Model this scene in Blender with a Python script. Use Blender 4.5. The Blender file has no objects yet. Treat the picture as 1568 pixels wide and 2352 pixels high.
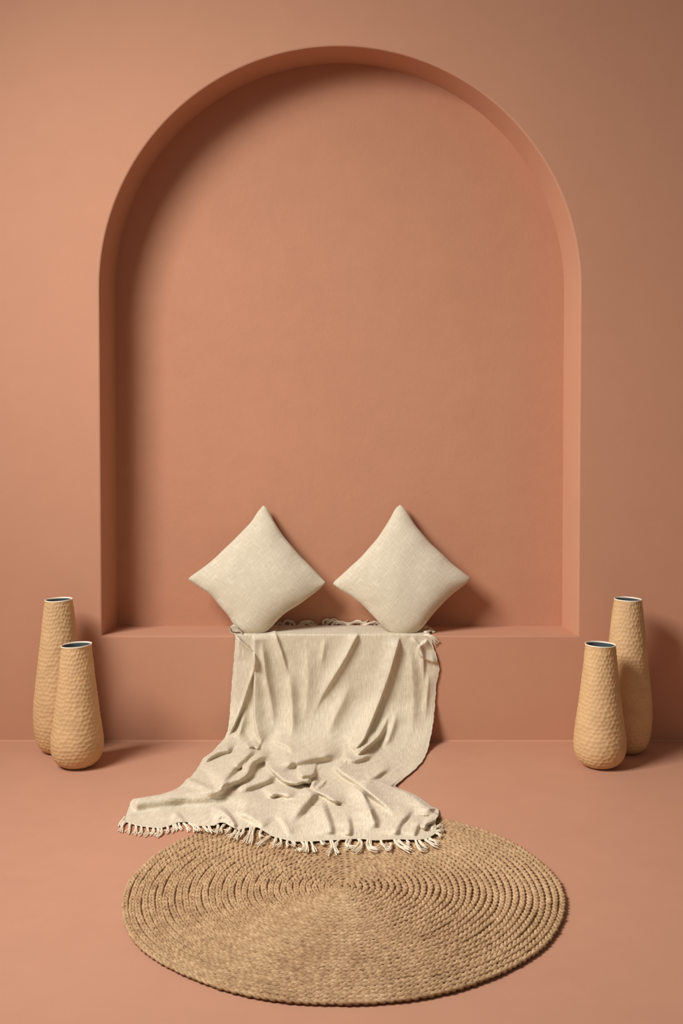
import bpy, math, random
import numpy as np
from mathutils import Vector, Matrix, noise

random.seed(7)
rng = np.random.default_rng(7)
scn = bpy.context.scene
col = scn.collection

# ------------------------------------------------------------------ camera
IMG_W, IMG_H = 1568, 2352
F = 2500.0                    # focal length in pixels
PITCH = 0.031                 # camera looks slightly down
CX, CY = 795.0, 1043.0        # principal point
DIST = 4.628                  # metres from the wall
CAM_X = 0.028


def ray_dir(px, py):
    x = (px - CX) / F
    y = -(py - CY) / F
    c, s = math.cos(PITCH), math.sin(PITCH)
    # camera looks along +Y, pitched down
    return np.stack([x + 0 * y, c + y * s + 0 * x, y * c - s + 0 * x], -1)


_d = ray_dir(np.float64(780), np.float64(1702))
CAM_Z = float(-_d[2] / _d[1] * DIST)          # floor / wall line sits at row 1702
CAM = np.array([CAM_X, -DIST, CAM_Z])


def on_y(px, py, Y):
    d = ray_dir(np.asarray(px, float), np.asarray(py, float))
    t = (Y + DIST) / d[..., 1]
    return CAM + d * t[..., None]


def on_z(px, py, Z):
    d = ray_dir(np.asarray(px, float), np.asarray(py, float))
    t = (Z - CAM_Z) / d[..., 2]
    return CAM + d * t[..., None]


cd = bpy.data.cameras.new('camera')
cam = bpy.data.objects.new('camera', cd)
col.objects.link(cam)
cam.location = CAM
cam.rotation_euler = (math.pi / 2 - PITCH, 0, 0)
cd.sensor_fit = 'VERTICAL'
cd.sensor_height = 36.0
cd.lens = 36.0 * F / IMG_H
cd.shift_x = -(CX - IMG_W / 2) / IMG_H
cd.shift_y = (CY - IMG_H / 2) / IMG_H
cd.clip_end = 60
scn.camera = cam

# ------------------------------------------------------------------ light
world = bpy.data.worlds.new('world')
scn.world = world
world.use_nodes = True
bgn = world.node_tree.nodes['Background']
bgn.inputs[0].default_value = (1.0, 0.87, 0.74, 1)
bgn.inputs[1].default_value = 0.19


def area(name, loc, target, size, power, color=(1, 1, 1), size_y=None):
    l = bpy.data.lights.new(name, 'AREA')
    l.energy = power
    l.color = color
    l.size = size
    if size_y:
        l.shape = 'RECTANGLE'
        l.size_y = size_y
    o = bpy.data.objects.new(name, l)
    col.objects.link(o)
    o.location = loc
    d = Vector(target) - Vector(loc)
    o.rotation_euler = d.to_track_quat('-Z', 'Y').to_euler()
    return o


key = area('softbox_light', (-2.75, -2.65, 3.75), (0.30, -1.0, 0.85), 1.7, 94, (1.0, 0.985, 0.96))
key.data.spread = math.radians(95)

scn.view_settings.view_transform = 'Standard'
scn.view_settings.look = 'None'
scn.view_settings.exposure = 0.0
scn.view_settings.gamma = 1.0
scn.view_settings.use_curve_mapping = False


# ------------------------------------------------------------------ helpers
def srgb(r, g, b):
    f = lambda c: (c / 255 / 12.92) if c / 255 <= 0.04045 else ((c / 255 + 0.055) / 1.055) ** 2.4
    return (f(r), f(g), f(b), 1)


class Mat:
    def __init__(self, name, rough=0.8, spec=0.3):
        self.m = bpy.data.materials.new(name)
        self.m.use_nodes = True
        self.t = self.m.node_tree
        self.b = self.t.nodes['Principled BSDF']
        self.b.inputs['Roughness'].default_value = rough
        self.b.inputs['Specular IOR Level'].default_value = spec

    def n(self, kind, **inp):
        nd = self.t.nodes.new(kind)
        for k, v in inp.items():
            if k.startswith('_'):
                setattr(nd, k[1:], v)
            else:
                nd.inputs[k.replace('__', ' ')].default_value = v
        return nd

    def l(self, a, b):
        self.t.links.new(a, b)

    def noise(self, vec, scale, detail=3, rough=0.5, mscale=None):
        if mscale:
            mp = self.n('ShaderNodeMapping')
            mp.inputs['Scale'].default_value = mscale
            self.l(vec, mp.inputs['Vector'])
            vec = mp.outputs[0]
        nz = self.n('ShaderNodeTexNoise', Scale=scale, Detail=detail, Roughness=rough)
        self.l(vec, nz.inputs['Vector'])
        return nz.outputs['Fac']

    def ramp(self, fac, stops):
        r = self.n('ShaderNodeValToRGB')
        e = r.color_ramp.elements
        while len(e) < len(stops):
            e.new(0.5)
        for el, (p, c) in zip(e, stops):
            el.position = p
            el.color = c
        self.l(fac, r.inputs[0])
        return r.outputs[0]

    def math(self, op, a, b=None, clamp=False):
        nd = self.t.nodes.new('ShaderNodeMath')
        nd.operation = op
        nd.use_clamp = clamp
        for i, v in enumerate((a, b)):
            if v is None:
                continue
            if isinstance(v, (int, float)):
                nd.inputs[i].default_value = v
            else:
                self.l(v, nd.inputs[i])
        return nd.outputs[0]

    def bump(self, h, dist, strength=1.0):
        nd = self.n('ShaderNodeBump', Strength=strength, Distance=dist)
        self.l(h, nd.inputs['Height'])
        self.l(nd.outputs[0], self.b.inputs['Normal'])
        return nd

    def color(self, c):
        self.l(c, self.b.inputs['Base Color'])


def coords(M, which='Object'):
    return M.n('ShaderNodeTexCoord').outputs[which]


# plaster / painted terracotta
def plaster(name, c, amount=0.05, bump=0.0016, rough=0.85):
    M = Mat(name, rough, 0.25)
    v = coords(M)
    n1 = M.noise(v, 1.6, 4, 0.55)
    n2 = M.noise(v, 9.0, 5, 0.6)
    n3 = M.noise(v, 60.0, 4, 0.6)
    mix = M.math('ADD', M.math('MULTIPLY', n1, 0.5), M.math('MULTIPLY', n2, 0.5))
    lo = tuple(x * (1 - amount) for x in c[:3]) + (1,)
    hi = tuple(min(1, x * (1 + amount)) for x in c[:3]) + (1,)
    M.color(M.ramp(mix, [(0.35, lo), (0.65, hi)]))
    h = M.math('ADD', M.math('MULTIPLY', n2, 0.7), M.math('MULTIPLY', n3, 0.25))
    M.bump(h, bump, 0.8)
    return M.m


WALL_C = (0.54, 0.268, 0.165, 1)
mat_wall = plaster('terracotta_wall_paint', WALL_C, 0.022, 0.0012)
mat_niche = plaster('terracotta_plaster', (0.535, 0.256, 0.153, 1), 0.035, 0.003)
mat_floor = plaster('terracotta_floor_paint', (0.515, 0.262, 0.168, 1), 0.03, 0.001, 0.6)


def fabric_throw():
    M = Mat('slub_linen', 0.95, 0.1)
    uv = coords(M, 'UV')
    s1 = M.noise(uv, 1.0, 3, 0.6, (330, 22, 1))       # slubs running along the length
    s2 = M.noise(uv, 1.0, 2, 0.6, (30, 300, 1))       # faint cross threads
    s3 = M.noise(uv, 1.0, 4, 0.6, (600, 420, 1))
    f = M.math('ADD', M.math('MULTIPLY', s1, 0.62), M.math('ADD', M.math('MULTIPLY', s2, 0.16), M.math('MULTIPLY', s3, 0.22)))
    M.color(M.ramp(f, [(0.33, (0.51, 0.43, 0.305, 1)), (0.5, (0.65, 0.56, 0.42, 1)), (0.70, (0.85, 0.765, 0.615, 1))]))
    M.bump(f, 0.002, 0.7)
    M.b.inputs['Sheen Weight'].default_value = 0.15
    return M.m


def fabric_cushion():
    M = Mat('woven_linen', 0.95, 0.1)
    uv = coords(M, 'UV')
    a = M.noise(uv, 1.0, 2, 0.55, (210, 17, 1))
    b = M.noise(uv, 1.0, 2, 0.55, (17, 210, 1))
    c = M.noise(uv, 1.0, 4, 0.6, (260, 260, 1))
    mx = M.math('MAXIMUM', a, b)
    f = M.math('ADD', M.math('MULTIPLY', mx, 0.75), M.math('MULTIPLY', c, 0.25))
    M.color(M.ramp(f, [(0.40, (0.57, 0.50, 0.365, 1)), (0.56, (0.645, 0.57, 0.43, 1)), (0.70, (0.78, 0.71, 0.57, 1))]))
    M.bump(f, 0.002, 0.8)
    M.b.inputs['Sheen Weight'].default_value = 0.15
    return M.m


def jute():
    M = Mat('jute_fibre', 0.9, 0.15)
    v = coords(M)
    uv = coords(M, 'UV')
    n1 = M.noise(v, 3.0, 3, 0.6)
    n2 = M.noise(v, 45.0, 3, 0.6)
    n3 = M.noise(uv, 1.0, 3, 0.6, (12, 1.0, 1))
    f = M.math('ADD', M.math('MULTIPLY', n1, 0.25), M.math('ADD', M.math('MULTIPLY', n2, 0.4), M.math('MULTIPLY', n3, 0.35)))
    M.color(M.ramp(f, [(0.35, (0.30, 0.165, 0.082, 1)), (0.5, (0.51, 0.325, 0.175, 1)), (0.66, (0.73, 0.51, 0.30, 1))]))
    M.bump(n3, 0.003, 1.0)
    return M.m


def simple(name, c, rough, spec=0.3, var=0.06, scale=20, bump=0.0005):
    M = Mat(name, rough, spec)
    v = coords(M)
    n = M.noise(v, scale, 4, 0.6)
    lo = tuple(x * (1 - var) for x in c[:3]) + (1,)
    hi = tuple(min(1, x * (1 + var)) for x in c[:3]) + (1,)
    M.color(M.ramp(n, [(0.35, lo), (0.65, hi)]))
    M.bump(n, bump, 0.6)
    return M.m


mat_throw = fabric_throw()
mat_cord = simple('cotton_cord', (0.80, 0.69, 0.53, 1), 0.95, 0.1, 0.12, 400, 0.001)
mat_cushion = fabric_cushion()
mat_jute = jute()
mat_jute_back = simple('jute_backing', (0.20, 0.115, 0.05, 1), 0.95, 0.1, 0.2, 80)
mat_vase = simple('ochre_stoneware', (0.60, 0.385, 0.19, 1), 0.62, 0.35, 0.07, 14, 0.0006)
mat_rim = simple('pale_glazed_rim', (0.86, 0.76, 0.62, 1), 0.5, 0.4, 0.05, 60)
mat_inner = simple('slate_glaze', (0.075, 0.09, 0.095, 1), 0.3, 0.5, 0.2, 12)


def mesh_obj(name, verts, faces, mat, parent=None, uv=None, smooth=True):
    me = bpy.data.meshes.new(name)
    verts = np.asarray(verts, np.float32)
    faces = np.asarray(faces, np.int32) if not isinstance(faces, list) else faces
    if isinstance(faces, np.ndarray):
        nf, k = faces.shape
        me.vertices.add(len(verts))
        me.vertices.foreach_set('co', verts.ravel())
        me.loops.add(nf * k)
        me.loops.foreach_set('vertex_index', faces.ravel())
        me.polygons.add(nf)
        me.polygons.foreach_set('loop_start', np.arange(0, nf * k, k, dtype=np.int32))
        me.polygons.foreach_set('loop_total', np.full(nf, k, np.int32))
        me.update(calc_edges=True)
        li = faces.ravel()
    else:
        me.from_pydata([tuple(map(float, v)) for v in verts], [], faces)
        me.update()
        li = np.concatenate([np.array(f) for f in faces])
    if uv is not None:
        ul = me.uv_layers.new(name='UVMap')
        ul.data.foreach_set('uv', np.asarray(uv, np.float32)[li].ravel())
    me.polygons.foreach_set('use_smooth', np.full(len(me.polygons), smooth, bool))
    me.materials.append(mat)
    me.validate()
    o = bpy.data.objects.new(name, me)
    col.objects.link(o)
    if parent:
        o.parent = parent
    return o


def empty(name, loc):
    o = bpy.data.objects.new(name, None)
    o.empty_display_size = 0.1
    o.location = loc
    col.objects.link(o)
    return o


def tag(o, label=None, cat=None, group=None, kind=None):
    if label:
        o['label'] = label
    if cat:
        o['category'] = cat
    if group:
        o['group'] = group
    if kind:
        o['kind'] = kind


def grid_faces(nu, nv, wrap=False, off=0):
    """vertices stored row-major (nv rows of nu)"""
    cu = nu if wrap else nu - 1
    i, j = np.meshgrid(np.arange(cu), np.arange(nv - 1))
    i, j = i.ravel(), j.ravel()
    i2 = (i + 1) % nu
    return np.stack([j * nu + i, j * nu + i2, (j + 1) * nu + i2, (j + 1) * nu + i], 1) + off


# ------------------------------------------------------------------ the setting
DEPTH = 0.22
xl0 = float(on_y(229.5, 800, 0)[0]); xr0 = float(on_y(1330.5, 800, 0)[0])
NX = (xl0 + xr0) / 2; NR = (xr0 - xl0) / 2
SILL = float(on_y(780, 1460, 0)[2])
TOP0 = float(on_y(780, 106.5, 0)[2]); SP0 = TOP0 - NR
xl1 = float(on_y(267.5, 1000, DEPTH)[0]); xr1 = float(on_y(1293.0, 1000, DEPTH)[0])
BX = (xl1 + xr1) / 2; BR = (xr1 - xl1) / 2
TOP1 = float(on_y(780, 145.5, DEPTH)[2]); SP1 = TOP1 - BR


def arch(cx, r, sp, y, grow=0.0, n=96):
    """outline: bottom-left, up, over the arch, down to bottom-right"""
    pts = []
    rr = r + grow
    m = 24
    for i in range(m):
        pts.append((cx - rr, y, (SILL - grow) + (sp - SILL + grow) * i / m))
    for i in range(n + 1):
        a = math.pi - math.pi * i / n
        pts.append((cx + rr * math.cos(a), y, sp + rr * math.sin(a)))
    for i in range(1, m + 1):
        pts.append((cx + rr, y, sp - (sp - SILL + grow) * i / m))
    return pts


# front wall face: ring between the opening (grown by the edge bevel) and a big rectangle
BV = 0.007
inner = arch(NX, NR, SP0, 0, BV)
WX0, WX1, WZ1 = -3.6, 3.6, 4.6
outer = []
for p in inner:
    # radial projection from the opening centre to the rectangle
    c = Vector((NX, 0, 1.6)); d = Vector(p) - c
    ts = []
    if d.x > 1e-9: ts.append((WX1 - c.x) / d.x)
    if d.x < -1e-9: ts.append((WX0 - c.x) / d.x)
    if d.z > 1e-9: ts.append((WZ1 - c.z) / d.z)
    if d.z < -1e-9: ts.append((0 - c.z) / d.z)
    outer.append(tuple(c + d * min(ts)))
verts = list(inner) + list(outer)
n = len(inner)
faces = [[i, i + 1, n + i + 1, n + i] for i in range(n - 1)]
# corners of the rectangle
k = len(verts)
verts += [(WX0, 0, WZ1), (WX1, 0, WZ1), (WX0, 0, 0), (WX1, 0, 0)]
for i in range(n - 1):
    a, b = outer[i], outer[i + 1]
    if abs(a[0] - WX0) < 1e-6 and abs(b[2] - WZ1) < 1e-6 and abs(a[2] - WZ1) > 1e-6:
        faces.append([n + i, n + i + 1, k])
    if abs(a[2] - WZ1) < 1e-6 and abs(b[0] - WX1) < 1e-6 and abs(b[2] - WZ1) > 1e-6:
        faces.append([n + i, n + i + 1, k + 1])
faces.append([0, n - 1, 2 * n - 1, n])                    # below the sill
if outer[0][0] <= WX0 + 1e-6 and outer[0][2] > 1e-6:
    faces.append([n, 2 * n - 1, k + 3, k + 2])
else:
    # outer[0] sits on the floor line: side triangles down the corner
    j = [i for i in range(n) if abs(outer[i][0] - WX0) < 1e-6][0]
    for i in range(j - 1, j):
        faces.append([n + i, n + i + 1, k + 2])
    j = [i for i in range(n) if abs(outer[i][0] - WX1) < 1e-6][-1]
    faces.append([n + j, n + j + 1, k + 3])
# bevel ring into the opening
a1 = arch(NX, NR + 0.3 * BV, SP0, 0.3 * BV - 0.0, 0.0)
a2 = arch(NX, NR, SP0, BV, 0.0)
o1 = len(verts); verts += a1
o2 = len(verts); verts += a2
for i in range(n):
    j = (i + 1) % n
    faces.append([i, j, o1 + j, o1 + i])
    faces.append([o1 + i, o1 + j, o2 + j, o2 + i])
wall = mesh_obj('wall_back', verts, faces, mat_wall, smooth=False)
tag(wall, 'smooth terracotta painted wall with a tall arched niche cut into it', 'wall', kind='structure')

# reveal (jambs and arch soffit), back panel and sill of the niche
f = arch(NX, NR, SP0, BV)
b = arch(BX, BR, SP1, DEPTH)
verts = f + b
faces = [[i, i + 1, n + i + 1, n + i] for i in range(n - 1)]
rev = mesh_obj('niche_reveal', verts, faces, mat_wall, wall, smooth=True)
bp = arch(BX, BR, SP1, DEPTH)
verts = bp + [(BX, DEPTH, 1.5)]
faces = [[i, (i + 1) % n, n] for i in range(n)]
mesh_obj('niche_back_panel', verts, faces, mat_niche, wall, smooth=False)
verts = [f[0], f[-1], b[-1], b[0]]
mesh_obj('niche_sill', verts, [[0, 1, 2, 3]], mat_wall, wall, smooth=False)

verts = [(-3.6, 0.01, 0), (3.6, 0.01, 0), (3.6, -7, 0), (-3.6, -7, 0)]
fl = mesh_obj('floor', verts, [[3, 2, 1, 0]], mat_floor, smooth=False)
tag(fl, 'smooth matt terracotta floor in front of the niche wall', 'floor', kind='structure')
# small caulked cove where floor meets wall
cv = [(x, -0.005 * (1 - math.cos(a)) - 0.0003 if False else -0.005 + 0.005 * math.sin(a), 0.005 - 0.005 * math.cos(a))
      for x in (-3.6, 3.6) for a in (0, 0.52, 1.05, 1.571)]
tr = mesh_obj('trim_1', cv, [[i, i + 4, i + 5, i + 1] for i in range(3)], mat_wall)
tag(tr, 'thin terracotta caulk line along the foot of the wall', 'trim', kind='structure')

# ------------------------------------------------------------------ rug
RUG_T = 0.018
p_front = on_z(786, 2309, 0.008)
pl = on_z(267, 2068, 0.01); pr = on_z(1303, 2072, 0.01)
RUG_R = float((pr[0] - pl[0]) / 2)
RUG_X = float((pr[0] + pl[0]) / 2)
RUG_Y = float(p_front[1]) + RUG_R
print('rug', RUG_R, RUG_X, RUG_Y, 'camz', CAM_Z, 'sill', SILL, 'NR', NR, 'SP0', SP0, 'BR', BR)
rug = empty('braided_rug', (RUG_X, RUG_Y, 0))
tag(rug, 'round braided jute rug lying on the floor under the fringe of the throw', 'rug')

N_ROW = 34
PITCHR = RUG_R / (N_ROW + 0.15)


def lowfreq(theta, seed, amp):
    return amp * (np.sin(3 * theta + seed) * 0.5 + np.sin(5 * theta + 2.1 * seed) * 0.3 + np.sin(8 * theta + 3.7 * seed) * 0.2)


for row in range(N_ROW):
    r0 = PITCHR * (row + 0.0); r1 = PITCHR * (row + 1.0)
    if row == 0:
        r0 = PITCHR * 0.35
    rm = (r0 + r1) / 2
    length = 2 * math.pi * max(rm, 0.01)
    period = 0.062 + 0.005 * math.sin(row * 1.7)
    nper = max(2, round(length / period))
    per_seg = 12
    ns = nper * per_seg
    s = np.arange(ns + 2) / ns - 0.5 / ns
    ns = ns + 1
    th = s * 2 * math.pi + math.pi / 2 + 0.03
    rad = r0 + (r1 - r0) * s - 0.5 * PITCHR + PITCHR * 0.5
    wob = lowfreq(th, 1.0, 0.0034) * min(1, row / 6) + 0.0016 * np.sin(th * (7 + row % 5) + row)
    V = []; FA = []; UV = []
    SIDES = 7
    for st in range(3):
        t = 2 * math.pi * (s * nper) + st * 2 * math.pi / 3
        jit = np.array([noise.noise((row * 3.1 + st * 7.7, q * 0.33, 0.0)) for q in range(ns + 1)])
        jit2 = np.array([noise.noise((row * 5.3 + st * 1.7, q * 0.21, 9.0)) for q in range(ns + 1)])
        lat = 0.0050 * np.sin(t) * (1 + 0.3 * jit) + 0.0015 * jit2
        hz = 0.0096 + 0.0024 * np.sin(2 * t) + 0.0016 * jit
        rr = rad + wob + lat
        P = np.stack([rr * np.cos(th), rr * np.sin(th), hz], 1)
        T = np.gradient(P, axis=0)
        T /= np.linalg.norm(T, axis=1)[:, None]
        R = np.stack([np.cos(th), np.sin(th), 0 * th], 1)
        R -= T * (R * T).sum(1)[:, None]
        R /= np.linalg.norm(R, axis=1)[:, None]
        U = np.cross(R, T)
        ang = np.arange(SIDES) / SIDES * 2 * math.pi
        rt = 0.0048 * (1 + 0.26 * jit2)
        ring = P[:, None, :] + (R[:, None, :] * np.cos(ang)[None, :, None] * 1.0 + U[:, None, :] * np.sin(ang)[None, :, None] * 0.95) * rt[:, None, None]
        off = sum(len(v) for v in V)
        V.append(ring.reshape(-1, 3))
        FA.append(grid_faces(SIDES, ns + 1, True, off))
        uu = np.broadcast_to((np.arange(SIDES) / SIDES + row * 3.3 + st)[None, :], (ns + 1, SIDES))
        vv = np.broadcast_to((s * length * 40)[:, None], (ns + 1, SIDES))
        UV.append(np.stack([uu, vv], -1).reshape(-1, 2))
    o = mesh_obj('braid_row', np.concatenate(V), np.concatenate(FA)[:, ::-1], mat_jute, rug, uv=np.concatenate(UV))
ang = np.linspace(0, 2 * math.pi, 129)[:-1]
bv = [((RUG_R - 0.012) * math.cos(a), (RUG_R - 0.012) * math.sin(a), 0.0085) for a in ang] + [(0, 0, 0.0085)] + \
     [((RUG_R - 0.012) * math.cos(a), (RUG_R - 0.012) * math.sin(a), 0.0005) for a in ang]
bf = [[i, (i + 1) % 128, 128] for i in range(128)] + [[129 + i, 129 + (i + 1) % 128, (i + 1) % 128, i] for i in range(128)]
mesh_obj('backing', bv, bf, mat_jute_back, rug, smooth=False)


# ------------------------------------------------------------------ support surface for everything draped
def sstep(a, b, x):
    t = np.clip((x - a) / (b - a), 0, 1)
    return t * t * (3 - 2 * t)


def smin(a, b, k):
    h = np.maximum(k - np.abs(a - b), 0) / k
    return np.minimum(a, b) - h * h * k * 0.25


def sdf(P, k):
    x, y, z = P[..., 0], P[..., 1], P[..., 2]
    dx = np.maximum(-y, 0); dz = np.maximum(z - SILL, 0)
    out = np.hypot(dx, dz)
    ins = np.minimum(np.maximum(-y, z - SILL), 0)
    block = out + ins
    rd = np.hypot(x - RUG_X, y - RUG_Y)
    fl = z - RUG_T * sstep(RUG_R + 0.012, RUG_R - 0.012, rd)
    d = smin(block, fl, k)
    return np.minimum(d, DEPTH - y)


def surf(px, py, h=0.003, k=0.02):
    """point seen at a pixel, at clearance h above whatever is there"""
    px = np.asarray(px, float); py = np.asarray(py, float)
    d = ray_dir(px, py)
    d = d / np.linalg.norm(d, axis=-1)[..., None]
    t = np.full(px.shape, 2.0)
    for _ in range(160):
        P = CAM + d * t[..., None]
        t = t + (sdf(P, k) - h) * 0.9
    return CAM + d * t[..., None]


# ------------------------------------------------------------------ throw
LEFT = [(1436, 536), (1441, 530), (1448, 530), (1456, 537), (1464, 541), (1500, 538), (1560, 533), (1600, 530), (1650, 527), (1680, 523),
        (1695, 516), (1705, 508), (1728, 487), (1742, 467), (1757, 458), (1772, 449), (1785, 438), (1790, 429), (1800, 421), (1808, 413),
        (1818, 393), (1826, 368), (1833, 325), (1836, 306), (1842, 300), (1855, 296), (1870, 291), (1886, 286), (1960, 280)]
RIGHT = [(1436, 984), (1455, 986), (1470, 990), (1482, 994), (1500, 1000), (1518, 1005), (1536, 1009), (1552, 1007), (1567, 1002), (1603, 1000),
         (1640, 997), (1666, 994), (1693, 989), (1728, 981), (1751, 969), (1766, 955), (1781, 937), (1795, 920), (1804, 908), (1807, 907),
         (1811, 914), (1820, 940), (1829, 958), (1842, 977), (1854, 992), (1859, 1005), (1866, 1008), (1876, 1006), (1886, 999), (1896, 1000),
         (1905, 1003), (1912, 1002), (1925, 990), (1960, 985)]
HEM = [(280, 1886), (290, 1889), (305, 1894), (320, 1898), (345, 1901), (369, 1903), (390, 1897), (409, 1889), (430, 1889), (459, 1898),
       (492, 1897), (505, 1890), (515, 1890), (530, 1899), (548, 1907), (570, 1901), (592, 1901), (610, 1912), (625, 1921), (650, 1928),
       (675, 1934), (723, 1933), (751, 1931), (775, 1930), (825, 1927), (863, 1931), (913, 1928), (957, 1930), (981, 1927), (1003, 1914), (1010, 1910)]
LEFT = np.array(LEFT, float); RIGHT = np.array(RIGHT, float); HEM = np.array(HEM, float)


def smooth_interp(x, xp, fp):
    return np.interp(x, xp, fp)


NU, NV = 560, 600
u = np.linspace(0, 1, NU)[None, :].repeat(NV, 0)
v = np.linspace(0, 1, NV)[:, None].repeat(NU, 1)
ytop = 1437.0
# iterate: hem row depends on x, x depends on row
xh = 286 + u * (1004 - 286)
for _ in range(8):
    yh = np.interp(xh, HEM[:, 0], HEM[:, 1])
    xh = np.interp(yh, LEFT[:, 0], LEFT[:, 1]) * (1 - u) + np.interp(yh, RIGHT[:, 0], RIGHT[:, 1]) * u
PY = ytop + (yh - ytop) * v
lx = np.interp(PY, LEFT[:, 0], LEFT[:, 1]); rx = np.interp(PY, RIGHT[:, 0], RIGHT[:, 1])
# small hand-cut waviness of the selvedges
wv = 0.5 * np.sin(PY * 0.21) + 0.35 * np.sin(PY * 0.47 + 1)
PX = lx * (1 - u) + rx * u + wv * (sstep(0.93, 1.0, u) * 0.9 - sstep(0.07, 0.0, u) * 0.5) * sstep(1470, 1500, PY)


def ridge(pts, h, wl, wr, t0=0.12, t1=0.12, p=1.5, m=None):
    """raised fold along a polyline; wl / wr are the widths left / right of travel
    (travelling right on the picture, 'right' is below)"""
    pts = np.array(pts, float)
    # resample smoothly
    q = []
    for i in range(len(pts) - 1):
        a = pts[max(i - 1, 0)]; b_ = pts[i]; c = pts[i + 1]; d = pts[min(i + 2, len(pts) - 1)]
        for t in np.linspace(0, 1, 5)[:-1]:
            q.append(0.5 * ((2 * b_) + (-a + c) * t + (2 * a - 5 * b_ + 4 * c - d) * t * t + (-a + 3 * b_ - 3 * c + d) * t ** 3))
    q.append(pts[-1]); q = np.array(q)
    m = m or 3.2 * max(w_ for w_ in (wl, wr) if w_ < 1e5) + 4
    box = (PX > q[:, 0].min() - m) & (PX < q[:, 0].max() + m) & (PY > q[:, 1].min() - m) & (PY < q[:, 1].max() + m)
    X, Y = PX[box], PY[box]
    best = np.full(X.shape, 1e9); side = np.zeros(X.shape); par = np.zeros(X.shape)
    seg = np.linalg.norm(np.diff(q, axis=0), axis=1); cum = np.concatenate([[0], np.cumsum(seg)]); L = cum[-1]
    for i in range(len(q) - 1):
        dx, dy = q[i + 1] - q[i]
        l2 = dx * dx + dy * dy + 1e-9
        t = np.clip(((X - q[i, 0]) * dx + (Y - q[i, 1]) * dy) / l2, 0, 1)
        ex = X - (q[i, 0] + t * dx); ey = Y - (q[i, 1] + t * dy)
        dd = ex * ex + ey * ey
        up = dd < best
        best = np.where(up, dd, best)
        side = np.where(up, dx * (Y - q[i, 1]) - dy * (X - q[i, 0]), side)
        par = np.where(up, (cum[i] + t * seg[i]) / L, par)
    dist = np.sqrt(best)
    w = np.where(side > 0, wr, wl)
    taper = sstep(0, max(t0, 1e-4), par) * sstep(1, 1 - max(t1, 1e-4), par)
    if t0 <= 0: taper = sstep(1, 1 - max(t1, 1e-4), par)
    out = np.zeros(PX.shape)
    if p == -1:
        g = np.where(side > 0, 0.5 + 0.5 * np.cos(np.pi * np.clip(dist / w, 0, 1)), 1.0)
    else:
        g = np.exp(-(dist / w) ** p)
    out[box] = HS * h * taper * g
    return out


H = np.full(PX.shape, 0.006)
HS = 1.6
# --- hanging part
FLAP = [(530, 1444), (541, 1459), (554, 1474), (572, 1490), (583, 1504), (586, 1521), (581, 1545), (571, 1575), (561, 1606), (550, 1636), (536, 1668), (518, 1700)]
H += ridge(FLAP, 0.013, 1.6, 40, 0.0, 0.15)          # folded-over left selvedge, free edge to the right
H += ridge(FLAP, 0.004, 1.6, 4, 0.0, 0.1)
H += ridge([(583, 1458), (584, 1500), (585, 1560), (584, 1630), (587, 1668), (594, 1694), (604, 1717)], 0.017, 20, 1.8, 0.05, 0.15)
H += ridge([(628, 1440), (634, 1462), (646, 1497), (656, 1530), (666, 1560)], 0.011, 3, 9, 0.1, 0.5)
H += ridge([(600, 1462), (604, 1500), (612, 1560), (624, 1620), (630, 1680)], 0.013, 9, 9, 0.25, 0.4)
H += ridge([(662, 1520), (668, 1590), (672, 1660), (668, 1710)], 0.016, 14, 13, 0.4, 0.4)
H += ridge([(826, 1449), (818, 1462), (806, 1486), (792, 1512), (772, 1545), (752, 1578), (734, 1610), (718, 1650)], 0.014, 4, 13, 0.08, 0.5)
H += ridge([(700, 1462), (706, 1520), (706, 1600), (696, 1670)], 0.009, 16, 12, 0.4, 0.4)
H += ridge([(745, 1462), (742, 1500), (735, 1540)], 0.005, 7, 6, 0.3, 0.5)
H += ridge([(806, 1560), (792, 1600), (768, 1650), (750, 1700)], 0.012, 14, 16, 0.4, 0.4)
H += ridge([(918, 1461), (911, 1490), (903, 1518), (895, 1545), (886, 1571), (875, 1601), (864, 1629), (853, 1656), (843, 1680), (834, 1700), (812, 1722)], 0.021, 1.7, 22, 0.1, 0.12)
H += ridge([(893, 1636), (884, 1662), (872, 1685), (858, 1702), (836, 1720), (812, 1738)], 0.020, 5, 6, 0.45, 0.15)
H += ridge([(908, 1630), (903, 1665), (890, 1700), (874, 1722)], 0.010, 9, 9, 0.35, 0.35)
H += ridge([(943, 1459), (953, 1472), (964, 1486), (972, 1520), (972, 1580)], 0.009, 3, 8, 0.15, 0.6)
H += ridge([(982, 1470), (967, 1481), (961, 1490), (965, 1503), (978, 1513), (992, 1519), (1006, 1524)], 0.012, 14, 1.6, 0.05, 0.05)
H += ridge([(940, 1470), (946, 1540), (950, 1620), (944, 1700)], 0.008, 14, 14, 0.3, 0.4)
H += ridge([(985, 1540), (980, 1600), (976, 1660)], 0.006, 6, 8, 0.3, 0.4)
H += ridge([(545, 1700), (556, 1660), (566, 1620)], 0.010, 7, 9, 0.3, 0.5)
HS = 1.0
FRONT = [None]


def fold(pts, h, back, front, t0=0.2, t1=0.2):
    """crest along a polyline; the face falls away to the right of travel over `front` pixels,
    the top of the fold runs back gently over `back` pixels"""
    global H
    w = max(back, front / 1.7)
    back = back if back < 4 else back * 1.7
    r = ridge(pts, 1.0, back, 1e6, t0, t1, 1.25)          # taper and back side
    f = ridge(pts, 1.0, 1e6, front, t0, t1, -1, m=130)
    H = H + h * (1.0 if h > 0.035 else 1.25) * np.minimum(r, f)


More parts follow.
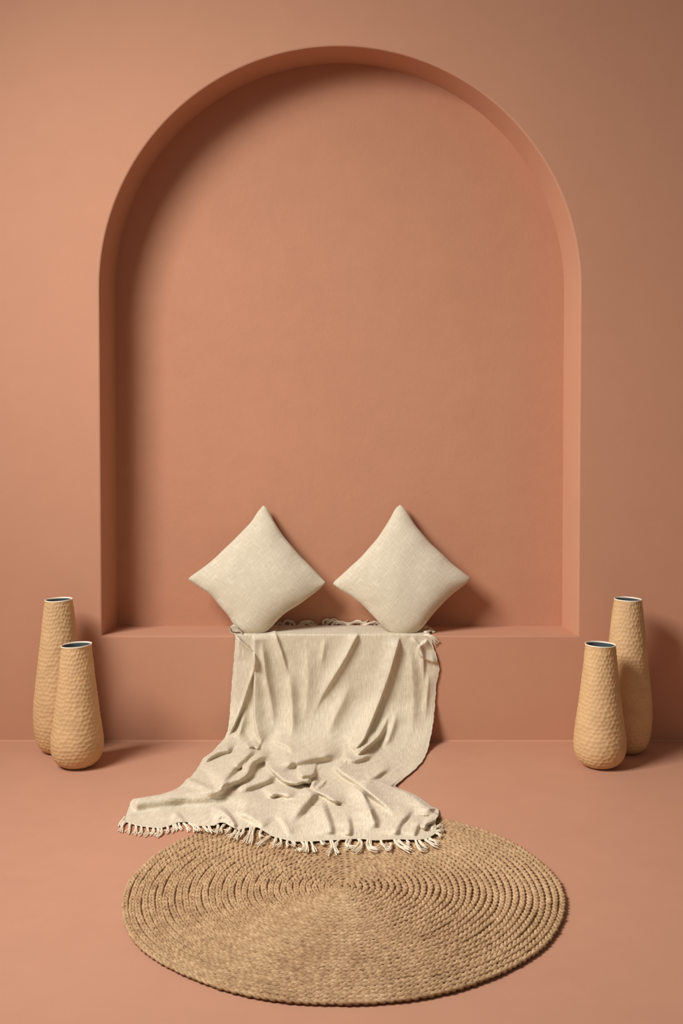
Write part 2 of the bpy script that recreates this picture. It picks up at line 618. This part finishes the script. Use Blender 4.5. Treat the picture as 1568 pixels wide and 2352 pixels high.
# --- turning onto the floor and lying bunched there
fold([(462, 1747), (469, 1741), (487, 1731), (508, 1723), (526, 1720), (536, 1725)], 0.022, 10, 15, 0.1, 0.2)
fold([(496, 1806), (510, 1791), (525, 1775), (540, 1757), (556, 1742), (572, 1728), (587, 1718)], 0.028, 22, 17, 0.2, 0.15)
fold([(561, 1704), (571, 1714), (583, 1714), (597, 1720)], 0.014, 7, 7, 0.3, 0.15)
fold([(540, 1766), (553, 1760), (568, 1762)], 0.010, 8, 10, 0.3, 0.3)
fold([(488, 1813), (506, 1806), (522, 1798), (551, 1786), (566, 1774), (571, 1760), (581, 1747), (600, 1739), (622, 1735)], 0.034, 7, 20, 0.15, 0.2)
fold([(536, 1815), (563, 1807), (593, 1796), (624, 1784), (636, 1781)], 0.020, 9, 18, 0.3, 0.2)
H += ridge([(604, 1738), (612, 1752), (624, 1768), (640, 1783), (650, 1791), (661, 1796), (681, 1799), (702, 1795), (717, 1802)], 0.034, 26, 4.0, 0.3, 0.1)
fold([(628, 1758), (645, 1753), (665, 1749), (706, 1739), (738, 1733), (760, 1731), (790, 1733)], 0.030, 16, 24, 0.25, 0.3)
fold([(622, 1698), (642, 1704), (660, 1712), (670, 1722), (674, 1738)], 0.012, 14, 12, 0.3, 0.3)
fold([(684, 1782), (694, 1779), (706, 1777), (724, 1779)], 0.020, 8, 13, 0.2, 0.1)
H += ridge([(722, 1779), (726, 1789), (719, 1799), (717, 1808), (727, 1818), (747, 1827), (763, 1837), (782, 1843), (798, 1843)], 0.024, 14, 4.0, 0.2, 0.3)
H += ridge([(724, 1813), (738, 1804), (749, 1791)], 0.010, 4, 4, 0.2, 0.3)
fold([(767, 1754), (779, 1766), (792, 1778), (818, 1794), (843, 1815), (863, 1831), (890, 1853), (914, 1880)], 0.024, 20, 12, 0.08, 0.4)
H += ridge([(864, 1904), (858, 1885), (851, 1866), (841, 1841), (831, 1823), (818, 1811), (802, 1800)], 0.020, 16, 3.0, 0.35, 0.2)
fold([(866, 1908), (858, 1885), (851, 1866), (841, 1845)], 0.016, 14, 12, 0.3, 0.3)
fold([(824, 1791), (847, 1796), (873, 1797), (904, 1807), (945, 1824), (986, 1850), (1003, 1860)], 0.016, 3.0, 46, 0.1, 0.1)
fold([(838, 1792), (858, 1784), (876, 1771), (900, 1762)], 0.012, 7, 13, 0.2, 0.4)
fold([(806, 1722), (816, 1715), (833, 1707), (851, 1692), (863, 1678)], 0.022, 8, 17, 0.15, 0.4)
fold([(786, 1741), (798, 1741), (814, 1744), (843, 1735), (862, 1726)], 0.016, 5, 15, 0.1, 0.4)
fold([(296, 1838), (330, 1834), (370, 1829), (420, 1823), (461, 1821), (512, 1819), (542, 1822), (579, 1827), (604, 1836), (634, 1848), (655, 1862)], 0.036, 13, 37, 0.05, 0.6)
fold([(614, 1834), (624, 1825), (640, 1821), (665, 1827), (680, 1834)], 0.016, 10, 11, 0.2, 0.3)
fold([(655, 1890), (668, 1876), (685, 1858), (706, 1835), (720, 1814)], 0.022, 14, 22, 0.55, 0.1)
fold([(764, 1926), (754, 1892), (743, 1862), (733, 1836)], 0.018, 16, 14, 0.3, 0.3)
fold([(536, 1895), (522, 1874), (508, 1863), (482, 1860)], 0.020, 18, 10, 0.0, 0.4)
fold([(538, 1860), (573, 1874), (593, 1890), (610, 1908)], 0.014, 14, 16, 0.3, 0.2)
fold([(628, 1868), (650, 1885), (662, 1905), (668, 1925)], 0.010, 12, 12, 0.4, 0.3)
fold([(426, 1789), (447, 1796), (470, 1806), (493, 1814), (520, 1819)], 0.016, 3.0, 22, 0.05, 0.35)
fold([(420, 1893), (410, 1876), (392, 1868)], 0.010, 12, 9, 0.0, 0.4)
fold([(800, 1926), (800, 1895), (790, 1866)], 0.012, 12, 12, 0.2, 0.4)
fold([(905, 1926), (912, 1895), (935, 1868), (950, 1850)], 0.012, 16, 14, 0.2, 0.4)
fold([(948, 1926), (955, 1900), (972, 1876)], 0.010, 12, 10, 0.2, 0.4)
H += ridge([(972, 1908), (979, 1893), (989, 1889), (1002, 1882), (1008, 1868)], 0.022, 10, 3.0, 0.15, 0.1)
H += ridge([(990, 1903), (998, 1900), (1004, 1905)], 0.010, 6, 5, 0.2, 0.1)
# general unevenness
flat = PX.ravel() * 0.02; flat2 = PY.ravel() * 0.03


def fbm(sx, sy, seed, gn=90):
    gx = np.linspace(PX.min(), PX.max(), gn); gy = np.linspace(PY.min(), PY.max(), gn)
    G = np.array([[noise.noise((a * sx, b_ * sy, seed)) for a in gx] for b_ in gy])
    fx = (PX - gx[0]) / (gx[-1] - gx[0]) * (gn - 1); fy = (PY - gy[0]) / (gy[-1] - gy[0]) * (gn - 1)
    ix = np.clip(fx.astype(int), 0, gn - 2); iy = np.clip(fy.astype(int), 0, gn - 2)
    tx = fx - ix; ty = fy - iy
    tx = tx * tx * (3 - 2 * tx); ty = ty * ty * (3 - 2 * ty)
    return (G[iy, ix] * (1 - tx) + G[iy, ix + 1] * tx) * (1 - ty) + (G[iy + 1, ix] * (1 - tx) + G[iy + 1, ix + 1] * tx) * ty


hang = sstep(1720, 1640, PY)
H += fbm(0.018, 0.006, 3.0) * 0.005 * hang + fbm(0.02, 0.03, 5.0) * 0.004 * (1 - hang)
H += fbm(0.07, 0.07, 8.0, 140) * 0.0009


def blur(A, sig):
    r = int(3 * sig) + 1
    k_ = np.exp(-0.5 * (np.arange(-r, r + 1) / sig) ** 2); k_ /= k_.sum()
    for ax in (0, 1):
        pad = [(0, 0), (0, 0)]; pad[ax] = (r, r)
        B = np.pad(A, pad, mode='edge')
        A = sum(k_[q] * np.take(B, np.arange(q, q + A.shape[ax]), axis=ax) for q in range(2 * r + 1))
    return A


H = blur(H, 1.2) * (1 - hang) + blur(H, 0.6) * hang
# the cloth on the ledge stays close to it; hem settles on the ground
ledge = sstep(1468, 1452, PY)
H = H * (1 - ledge) + (0.005 + (H - 0.006) * 0.35) * ledge
edge = np.minimum(np.minimum(u, 1 - u) * 40, (1 - v) * 22)
H = np.where(H > 0.006, 0.005 + (H - 0.005) * (0.35 + 0.65 * sstep(0, 1, edge)), H)
H = np.maximum(H, 0.0025)
KV = 0.02 + 0.20 * sstep(1500, 1640, PY)
T3 = surf(PX.ravel(), PY.ravel(), H.ravel(), KV.ravel())
throw = empty('fringed_throw', (float(T3[:, 0].mean()), -0.2, 0.0))
tag(throw, 'cream slub linen throw hanging from the niche sill and trailing onto floor and rug', 'throw')
off = np.array(throw.location)
# lengths for the weave direction
P3 = T3.reshape(NV, NU, 3)
Lv = np.concatenate([np.zeros((1, NU)), np.cumsum(np.linalg.norm(np.diff(P3[:, ::20].repeat(20, 1)[:, :NU], axis=0), axis=2), axis=0)])
Lv = Lv.mean(1, keepdims=True) + 0 * Lv
la = np.interp(PY, [1437, 1690, 1900], [535, 515, 285]); ra = np.interp(PY, [1437, 1700, 1930], [985, 985, 1005])
uvt = np.stack([(PX - la) / (ra - la) * 0.85 + fbm(0.03, 0.012, 50.0) * 0.01, Lv], -1).reshape(-1, 2)
cloth = mesh_obj('cloth', T3 - off, grid_faces(NU, NV), mat_throw, throw, uv=uvt)
sol = cloth.modifiers.new('thickness', 'SOLIDIFY')
sol.thickness = 0.002
sol.offset = -1 if True else 1


def tube(paths, radii, sides=6):
    V = []; FA = []; off_ = 0
    for P, r in zip(paths, radii):
        P = np.asarray(P, float)
        T = np.gradient(P, axis=0); T /= np.linalg.norm(T, axis=1)[:, None] + 1e-9
        ref = np.array([0.13, 0.25, 0.96])
        A = np.cross(T, ref); A /= np.linalg.norm(A, axis=1)[:, None] + 1e-9
        B = np.cross(T, A)
        an = np.arange(sides) / sides * 2 * math.pi
        r = np.broadcast_to(np.asarray(r, float), (len(P),))
        ring = P[:, None, :] + (A[:, None] * np.cos(an)[None, :, None] + B[:, None] * np.sin(an)[None, :, None]) * r[:, None, None]
        V.append(ring.reshape(-1, 3)); FA.append(grid_faces(sides, len(P), True, off_)); off_ += len(P) * sides
        V.append(P[[0, -1]])
        e = off_
        for k_ in range(sides):
            k2 = (k_ + 1) % sides
            FA.append(np.array([[e, off_ - len(P) * sides + k2, off_ - len(P) * sides + k_, e]]))
            FA.append(np.array([[e + 1, off_ - sides + k_, off_ - sides + k2, e + 1]]))
        off_ += 2
    fa = [tuple(dict.fromkeys(map(int, f_))) for f_ in np.concatenate(FA)]
    return np.concatenate(V), [list(f_) for f_ in fa]


def spline(pts, n=18):
    pts = np.array(pts, float); q = []
    for i in range(len(pts) - 1):
        a = pts[max(i - 1, 0)]; b_ = pts[i]; c = pts[i + 1]; d = pts[min(i + 2, len(pts) - 1)]
        m = n // (len(pts) - 1) + 1
        for t in np.linspace(0, 1, m, endpoint=False):
            q.append(0.5 * ((2 * b_) + (-a + c) * t + (2 * a - 5 * b_ + 4 * c - d) * t * t + (-a + 3 * b_ - 3 * c + d) * t ** 3))
    q.append(pts[-1])
    return np.array(q)


def tassel(ctrl, lift=0.004, ncord=3, spread=5.0, rad=0.0026, k=0.02):
    """bundle of cords from the hem to a splayed tip; ctrl is where it runs"""
    base = spline(ctrl)
    s = np.linspace(0, 1, len(base))
    T = np.gradient(base, axis=0); T /= np.linalg.norm(T, axis=1)[:, None] + 1e-9
    N = np.stack([-T[:, 1], T[:, 0]], 1)
    paths = []; radii = []
    for c in range(ncord):
        o_ = (c - (ncord - 1) / 2)
        ph = random.uniform(0, 6.28)
        sp = o_ * (1.5 + spread * s ** 3 * 0.8) + 0.7 * np.sin(s * 9 + ph)
        Q = base + N * sp[:, None]
        ln = 1.0 - random.uniform(0, 0.12)
        m = max(6, int(len(Q) * ln))
        Q = Q[:m]; ss = s[:m]
        hh = rad + 0.0004 + lift * np.sin(np.pi * np.clip(ss * 1.1, 0, 1)) + 0.0015 * (c % 2)
        P = surf(Q[:, 0], Q[:, 1], hh, k)
        paths.append(P - off); radii.append(rad * (1 - 0.25 * ss) * (1 + 0.12 * np.sin(ss * 40 + ph)))
    V, FA = tube(paths, radii)
    return mesh_obj('tassel', V, FA, mat_cord, throw)


TAS = [
    [(396, 1893), (400, 1903), (392, 1910)], [(403, 1890), (404, 1899), (410, 1907)], [(361, 1901), (364, 1911), (352, 1921)],
    [(289, 1884), (281, 1897), (276, 1912)], [(288, 1877), (278, 1888), (277, 1900)], [(299, 1889), (297, 1903), (291, 1914)],
    [(311, 1893), (313, 1906), (306, 1918)], [(324, 1896), (325, 1909), (315, 1919)], [(337, 1898), (340, 1910), (329, 1920)],
    [(352, 1900), (352, 1911), (341, 1917)], [(370, 1901), (371, 1911), (358, 1922)], [(385, 1897), (386, 1907), (378, 1913)],
    [(409, 1888), (414, 1900), (420, 1905)], [(420, 1888), (428, 1898), (437, 1910)], [(434, 1889), (445, 1899), (451, 1912)],
    [(446, 1892), (456, 1902), (458, 1911)],
    [(466, 1896), (474, 1906), (483, 1907)], [(480, 1895), (482, 1905), (491, 1911)], [(499, 1892), (500, 1903), (493, 1915)],
    [(516, 1893), (508, 1903), (505, 1912)], [(530, 1899), (526, 1906), (514, 1911)],
    [(543, 1904), (537, 1914), (523, 1924)], [(551, 1905), (545, 1918), (540, 1928)], [(560, 1903), (557, 1913), (549, 1918)],
    [(576, 1901), (571, 1918), (559, 1936)], [(583, 1901), (579, 1920), (573, 1940)], [(600, 1906), (597, 1916), (601, 1925)],
    [(622, 1919), (606, 1930), (588, 1943)], [(634, 1923), (631, 1934), (622, 1944)], [(644, 1926), (645, 1936), (635, 1945)],
    [(661, 1930), (659, 1938), (664, 1944)], [(671, 1932), (676, 1938), (670, 1945)],
    [(691, 1932), (699, 1942), (694, 1950), (684, 1951), (683, 1958)], [(702, 1932), (706, 1944), (702, 1960)], [(714, 1932), (719, 1944), (725, 1960)],
    [(735, 1930), (742, 1938), (748, 1934)],
    [(759, 1929), (761, 1945), (750, 1965)], [(762, 1929), (768, 1946), (778, 1963)], [(779, 1929), (772, 1937), (766, 1950)],
    [(798, 1929), (794, 1938), (800, 1946), (789, 1948)], [(806, 1929), (800, 1940), (812, 1947)],
    [(822, 1927), (831, 1938), (826, 1949), (808, 1960)], [(828, 1928), (820, 1942), (803, 1949)],
    [(845, 1929), (843, 1942), (852, 1951), (873, 1953)], [(850, 1930), (852, 1944), (866, 1948), (876, 1946)],
    [(874, 1929), (880, 1941), (890, 1947)], [(896, 1937), (898, 1942), (894, 1950), (886, 1946)],
    [(905, 1928), (918, 1944), (946, 1956)], [(913, 1929), (930, 1943), (948, 1951)], [(934, 1929), (938, 1937), (934, 1942)],
    [(954, 1929), (960, 1944), (966, 1952), (982, 1951)], [(962, 1929), (972, 1942), (985, 1944)], [(976, 1927), (990, 1938), (1009, 1943)],
    [(984, 1925), (998, 1932), (1008, 1938)],
    [(998, 1903), (1008, 1896), (1021, 1893)], [(1000, 1908), (1010, 1908), (1019, 1902)], [(1000, 1912), (1008, 1917), (1016, 1921)],
]
for c in TAS:
    tassel(c)
# fringe at the back edge, crumpled against the niche wall
TOPF = [
    [(632, 1441), (642, 1431), (651, 1437), (660, 1441)], [(645, 1440), (655, 1427), (668, 1429), (672, 1440)],
    [(664, 1441), (668, 1428), (674, 1432), (682, 1441)], [(682, 1440), (694, 1430), (708, 1427), (722, 1434)],
    [(690, 1439), (702, 1431), (715, 1435), (730, 1436)], [(742, 1437), (743, 1426), (752, 1423), (762, 1431)],
    [(748, 1438), (754, 1428), (766, 1424), (778, 1431)], [(762, 1437), (772, 1427), (784, 1431), (800, 1434)],
    [(770, 1434), (785, 1428), (800, 1434), (815, 1432)], [(786, 1429), (802, 1433), (816, 1428), (830, 1430)],
    [(806, 1434), (820, 1427), (834, 1431), (848, 1428)], [(828, 1432), (842, 1434), (856, 1430), (868, 1436)],
    [(846, 1435), (860, 1429), (874, 1435), (884, 1441)], [(868, 1436), (880, 1434), (890, 1442), (897, 1447)],
]
for c in TOPF:
    tassel(c, lift=0.006, ncord=3, spread=3.0, rad=0.0030)
for c in [[(972, 1446), (982, 1441), (995, 1450)], [(968, 1449), (978, 1451), (990, 1447), (998, 1453)], [(975, 1457), (990, 1466), (1004, 1484)], [(980, 1456), (994, 1464), (1009, 1478)]]:
    tassel(c, lift=0.008, ncord=3, spread=3.0, rad=0.0030)


# rolled-over corner of the cloth on the sill, an open loop seen end-on
lp = spline([(572, 1483), (558, 1470), (545, 1460), (536, 1456), (529, 1450), (529, 1442), (536, 1438), (543, 1441), (549, 1449), (556, 1455)], 60)
P0 = on_y(lp[:, 0], lp[:, 1], -0.012)
m_ = len(lp)
sd = np.linspace(0, 1, m_)
ndir = np.gradient(P0, axis=0); ndir /= np.linalg.norm(ndir, axis=1)[:, None]
nn = np.stack([-ndir[:, 2], 0 * sd, ndir[:, 0]], 1)
rows_ = []
for dy_, th_ in ((0.0, -0.0012), (0.0, 0.0012), (0.035, 0.0012), (0.035, -0.0012)):
    Q = P0 + nn * th_
    Q[:, 1] += dy_ * (0.06 + 0.94 * sstep(1459, 1451, lp[:, 1])) - 0.004 * (1 - sstep(0, 0.3, sd))
    rows_.append(Q)
V = np.stack(rows_, 1).reshape(-1, 3) - off
mesh_obj('rolled_corner', V, grid_faces(4, m_, True), mat_throw, throw, uv=np.stack([V[:, 0], V[:, 2]], 1))


# ------------------------------------------------------------------ cushions
def cushion(edges, label, th, seed):
    """edges: four pixel polylines top->right->bottom->left->top; leaning square"""
    y0, z0, tn = 0.030, SILL + 0.005, 0.29

    def plane(px, py):
        d = ray_dir(np.asarray(px, float), np.asarray(py, float))
        # y = y0 + (z - z0) * tn
        t = (y0 + (CAM_Z - z0) * tn + DIST) / (d[..., 1] - tn * d[..., 2])
        return CAM + d * t[..., None]
    n = 72
    E = []
    for en, e in enumerate(edges):
        e = np.array(e, float)
        if en in (0, 3):                       # ease the side seams a little fuller
            ch = e[-1] - e[0]
            tt = ((e - e[0]) @ ch) / (ch @ ch)
            e = e + 0.28 * (e[0] + tt[:, None] * ch - e)
        q = spline(e, 160)
        L = np.concatenate([[0], np.cumsum(np.linalg.norm(np.diff(q, axis=0), axis=1))]); L /= L[-1]
        s = np.linspace(0, 1, n + 1)
        E.append(np.stack([np.interp(s, L, q[:, 0]), np.interp(s, L, q[:, 1])], 1))
    # Coons patch: u along top->right, v along top->left
    top_right, right_bottom, bottom_left, left_top = E
    c0, c1 = top_right, bottom_left[::-1]          # v=0, v=1 (u runs)
    d0, d1 = left_top[::-1], right_bottom          # u=0, u=1 (v runs)
    U, Vv = np.meshgrid(np.linspace(0, 1, n + 1), np.linspace(0, 1, n + 1))
    S = (1 - Vv)[..., None] * c0[None] + Vv[..., None] * c1[None] + (1 - U)[..., None] * d0[:, None] + U[..., None] * d1[:, None]
    S -= ((1 - U) * (1 - Vv))[..., None] * c0[0] + (U * (1 - Vv))[..., None] * c0[-1] + ((1 - U) * Vv)[..., None] * c1[0] + (U * Vv)[..., None] * c1[-1]
    a = 2 * U - 1; b_ = 2 * Vv - 1
    prof = np.clip((1 - np.abs(a) ** 2.4), 0, 1) ** 0.54 * np.clip((1 - np.abs(b_) ** 2.4), 0, 1) ** 0.54
    nz = np.array([[noise.noise((x * 3, y * 3, seed)) for x in np.linspace(0, 1, n + 1)] for y in np.linspace(0, 1, n + 1)])
    base = plane(S[..., 0], S[..., 1])
    nrm = np.array([0, -1, tn]); nrm = nrm / np.linalg.norm(nrm)
    # slightly wavy seam
    seam = 0.0025 * np.sin(U * 23 + seed) * (1 - prof) + 0.0025 * np.sin(Vv * 19 + seed) * (1 - prof)
    front = base + nrm * (th * prof + 0.006 * nz * prof + seam)[..., None]
    back = base - nrm * (th * 0.85 * prof - seam + 0.0008)[..., None]
    cen = base[n // 2, n // 2]
    low = float(min(front[..., 2].min(), back[..., 2].min()))
    loc = np.array([cen[0], cen[1], low])
    V = np.concatenate([front.reshape(-1, 3), back.reshape(-1, 3)]) - loc
    Fa = grid_faces(n + 1, n + 1)
    off2 = (n + 1) ** 2
    Fb = grid_faces(n + 1, n + 1, off=off2)[:, ::-1]
    rim = []
    idx = lambda i, j: j * (n + 1) + i
    loop = [idx(i, 0) for i in range(n)] + [idx(n, j) for j in range(n)] + [idx(i, n) for i in range(n, 0, -1)] + [idx(0, j) for j in range(n, 0, -1)]
    for q in range(len(loop)):
        a_, b2 = loop[q], loop[(q + 1) % len(loop)]
        rim.append([b2, a_, a_ + off2, b2 + off2])
    UV = np.stack([U, Vv], -1).reshape(-1, 2)
    o = mesh_obj('cushion', V, np.concatenate([Fa, Fb, np.array(rim)]), mat_cushion, uv=np.concatenate([UV, UV]) * 0.45)
    o.location = loc
    tag(o, label, 'cushion', 'cushions leaning in the niche')
    return o


c1 = [
    [(605, 1161), (614, 1168), (623, 1187), (632, 1206), (648, 1232), (668, 1257), (690, 1281), (712, 1302), (734, 1323), (748, 1338)],
    [(748, 1338), (740, 1347), (722, 1362), (690, 1386), (660, 1405), (642, 1420), (626, 1437), (610, 1451), (592, 1458)],
    [(592, 1458), (572, 1458), (553, 1451), (538, 1437), (524, 1415), (503, 1390), (482, 1366), (455, 1347), (433, 1331)],
    [(433, 1331), (438, 1324), (465, 1306), (494, 1285), (520, 1260), (543, 1238), (562, 1219), (578, 1201), (592, 1176), (605, 1161)],
]
cushion(c1, 'cream woven cushion standing on its corner at the left end of the throw', 0.066, 2.3)
c2 = [
    [(919, 1159), (929, 1168), (940, 1185), (954, 1211), (972, 1234), (990, 1254), (1015, 1277), (1040, 1299), (1062, 1315), (1080, 1327)],
    [(1080, 1327), (1074, 1337), (1055, 1352), (1035, 1368), (1012, 1391), (990, 1416), (972, 1439), (955, 1453), (934, 1459)],
    [(934, 1459), (915, 1458), (895, 1451), (876, 1436), (855, 1413), (835, 1392), (812, 1373), (786, 1357), (765, 1342)],
    [(765, 1342), (768, 1334), (785, 1320), (808, 1301), (830, 1282), (852, 1258), (868, 1240), (882, 1217), (896, 1192), (907, 1168), (919, 1159)],
]
cushion(c2, 'cream woven cushion standing on its corner at the right end of the throw', 0.066, 6.1)


# ------------------------------------------------------------------ vases
def vase(label, cx, base_py, rim_py, prof, foot_r_px, Ydist, lean=(0, 0), rim_tilt=0.0, seed=0.0):
    """prof: list of (height fraction 0..1, half width in px at the vase's own distance)"""
    Zc = DIST + Ydist
    sc = Zc / F
    X = float(on_y(cx, (base_py + rim_py) / 2, Ydist)[0])
    Hh = float(on_y(cx, rim_py, Ydist)[2])
    root = empty('vase', (X, Ydist, 0))
    tag(root, label, 'vase', 'hammered ochre vases flanking the niche')
    hp = np.array([p[0] for p in prof]); rp = np.array([p[1] for p in prof]) * sc
    # smooth profile
    pts = spline(np.stack([rp, hp * Hh], 1), 200)
    L = np.concatenate([[0], np.cumsum(np.linalg.norm(np.diff(pts, axis=0), axis=1))])
    ns, na = 330, 220
    s = np.linspace(0, L[-1], ns)
    R = np.interp(s, L, pts[:, 0]); Z = np.interp(s, L, pts[:, 1])
    tR = np.gradient(R); tZ = np.gradient(Z); nl = np.hypot(tR, tZ); nR, nZ = tZ / nl, -tR / nl
    A = np.arange(na) / na * 2 * math.pi
    # hammered facets: cells in (angle, height), pushed in at each centre
    cells_a = 30
    rowh = 0.0168
    srow = s / rowh
    D = np.zeros((ns, na)); best = np.full((ns, na), 9.0); second = np.full((ns, na), 9.0)
    aa = A[None, :] / (2 * math.pi) * cells_a + 0 * s[:, None]
    ss = srow[:, None] + 0 * A[None, :]
    # warp rows a little so the dimples wander
    wob = np.array([[noise.noise((math.cos(a) * 1.6, math.sin(a) * 1.6, z_ * 9 + seed)) for a in A] for z_ in s[::6]])
    wob = np.repeat(wob, 6, 0)[:ns]
    ss = ss + 0.45 * wob
    for dj in (-1, 0, 1):
        for di in (-1, 0, 1):
            cj = np.floor(ss) + dj
            shift = 0.5 * (np.mod(cj, 2))
            ci = np.floor(aa - shift) + di
            key = np.sin((np.mod(ci, cells_a)) * 12.9898 + cj * 78.233 + seed) * 43758.5453
            r1 = key - np.floor(key)
            key2 = np.sin((np.mod(ci, cells_a)) * 39.3468 + cj * 11.135 + seed) * 24634.63
            r2 = key2 - np.floor(key2)
            ddx = aa - shift - (ci + 0.5 + 0.45 * (r1 - 0.5)); ddy = ss - (cj + 0.5 + 0.45 * (r2 - 0.5))
            dd = np.hypot(ddx, ddy)
            second = np.where(dd < best, best, np.minimum(second, dd))
            best = np.minimum(best, dd)
    D = -0.0028 * np.exp(-(best / 0.60) ** 2)
    D += 0.0016 * wob
    D *= (sstep(0.004, 0.035, s) * sstep(L[-1], L[-1] - 0.012, s))[:, None]
    rr = R[:, None] + nR[:, None] * D
    zz = Z[:, None] + nZ[:, None] * D
    hf = (zz / Hh)
    xx = rr * np.cos(A)[None] + lean[0] * hf ** 1.3; yy = rr * np.sin(A)[None] + lean[1] * hf
    zt = zz + rim_tilt * hf ** 6 * (np.cos(A)[None] * rr)
    V = np.stack([xx, yy, zt], -1).reshape(-1, 3)
    fb = grid_faces(na, ns, True)
    V = np.concatenate([V, [[0, 0, 0.0]]])
    Fl = fb.tolist() + [[(i + 1) % na, i, len(V) - 1] for i in range(na)]
    mesh_obj('body', V, Fl, mat_vase, root)
    # rim ring and inner wall
    Rt = R[-1]; Zt = Z[-1]

    def place(r, z):
        h_ = z / Hh
        return np.stack([r * np.cos(A) + lean[0] * h_ ** 1.3, r * np.sin(A) + lean[1] * h_, z + rim_tilt * h_ ** 6 * np.cos(A) * r + 0.0003 * np.sin(A * 3 + seed)], -1)
    rings = [(Rt + 0.0003, Zt - 0.0015), (Rt + 0.0006, Zt + 0.0012), (Rt - 0.0006, Zt + 0.0018), (Rt - 0.0022, Zt + 0.0018), (Rt - 0.0034, Zt + 0.0004), (Rt - 0.0036, Zt - 0.004)]
    mesh_obj('rim', np.concatenate([place(*q) for q in rings]), grid_faces(na, len(rings), True), mat_rim, root)
    inn = [(Rt - 0.0036, Zt - 0.0035), (Rt - 0.0035, Zt - 0.04), (Rt - 0.001, Zt - 0.12), (Rt + 0.004, Zt - 0.2), (0.0005, Zt - 0.205)]
    mesh_obj('inner_wall', np.concatenate([place(*q) for q in inn]), grid_faces(na, len(inn), True), mat_inner, root)
    return root


short = [(0, 28), (0.004, 31), (0.022, 42), (0.05, 50.5), (0.09, 56.5), (0.135, 60), (0.19, 61), (0.25, 60), (0.35, 56.5), (0.48, 51.5),
         (0.62, 46.5), (0.76, 42), (0.88, 38.5), (0.96, 36.2), (1.0, 35.2)]
tall = [(0, 26), (0.004, 29), (0.016, 38), (0.04, 46), (0.075, 51.5), (0.13, 56), (0.2, 58.5), (0.27, 58.8), (0.34, 57.5), (0.45, 53.5), (0.58, 48.5),
        (0.70, 44), (0.82, 39.5), (0.92, 35.5), (0.975, 33), (1.0, 31.3)]
YF, YB = -0.335, -0.145
vase('short hammered ochre vase at left, in front of the taller one', 176.5, 1766, 1481, short, 0, YF, (0, 0), 0.06, 1.3)
vase('tall hammered ochre vase at left, standing behind the short one', 134, 1733, 1377, tall, 0, YB, (0.004, 0), 0.03, 4.1)
vase('short hammered ochre vase at right, in front of the taller one', 1377.5, 1766, 1480, short, 0, YF, (0, 0), -0.03, 7.7)
vase('tall hammered ochre vase at right, standing behind the short one', 1439, 1733, 1376, tall, 0, YB, (0.002, 0), -0.02, 9.2)
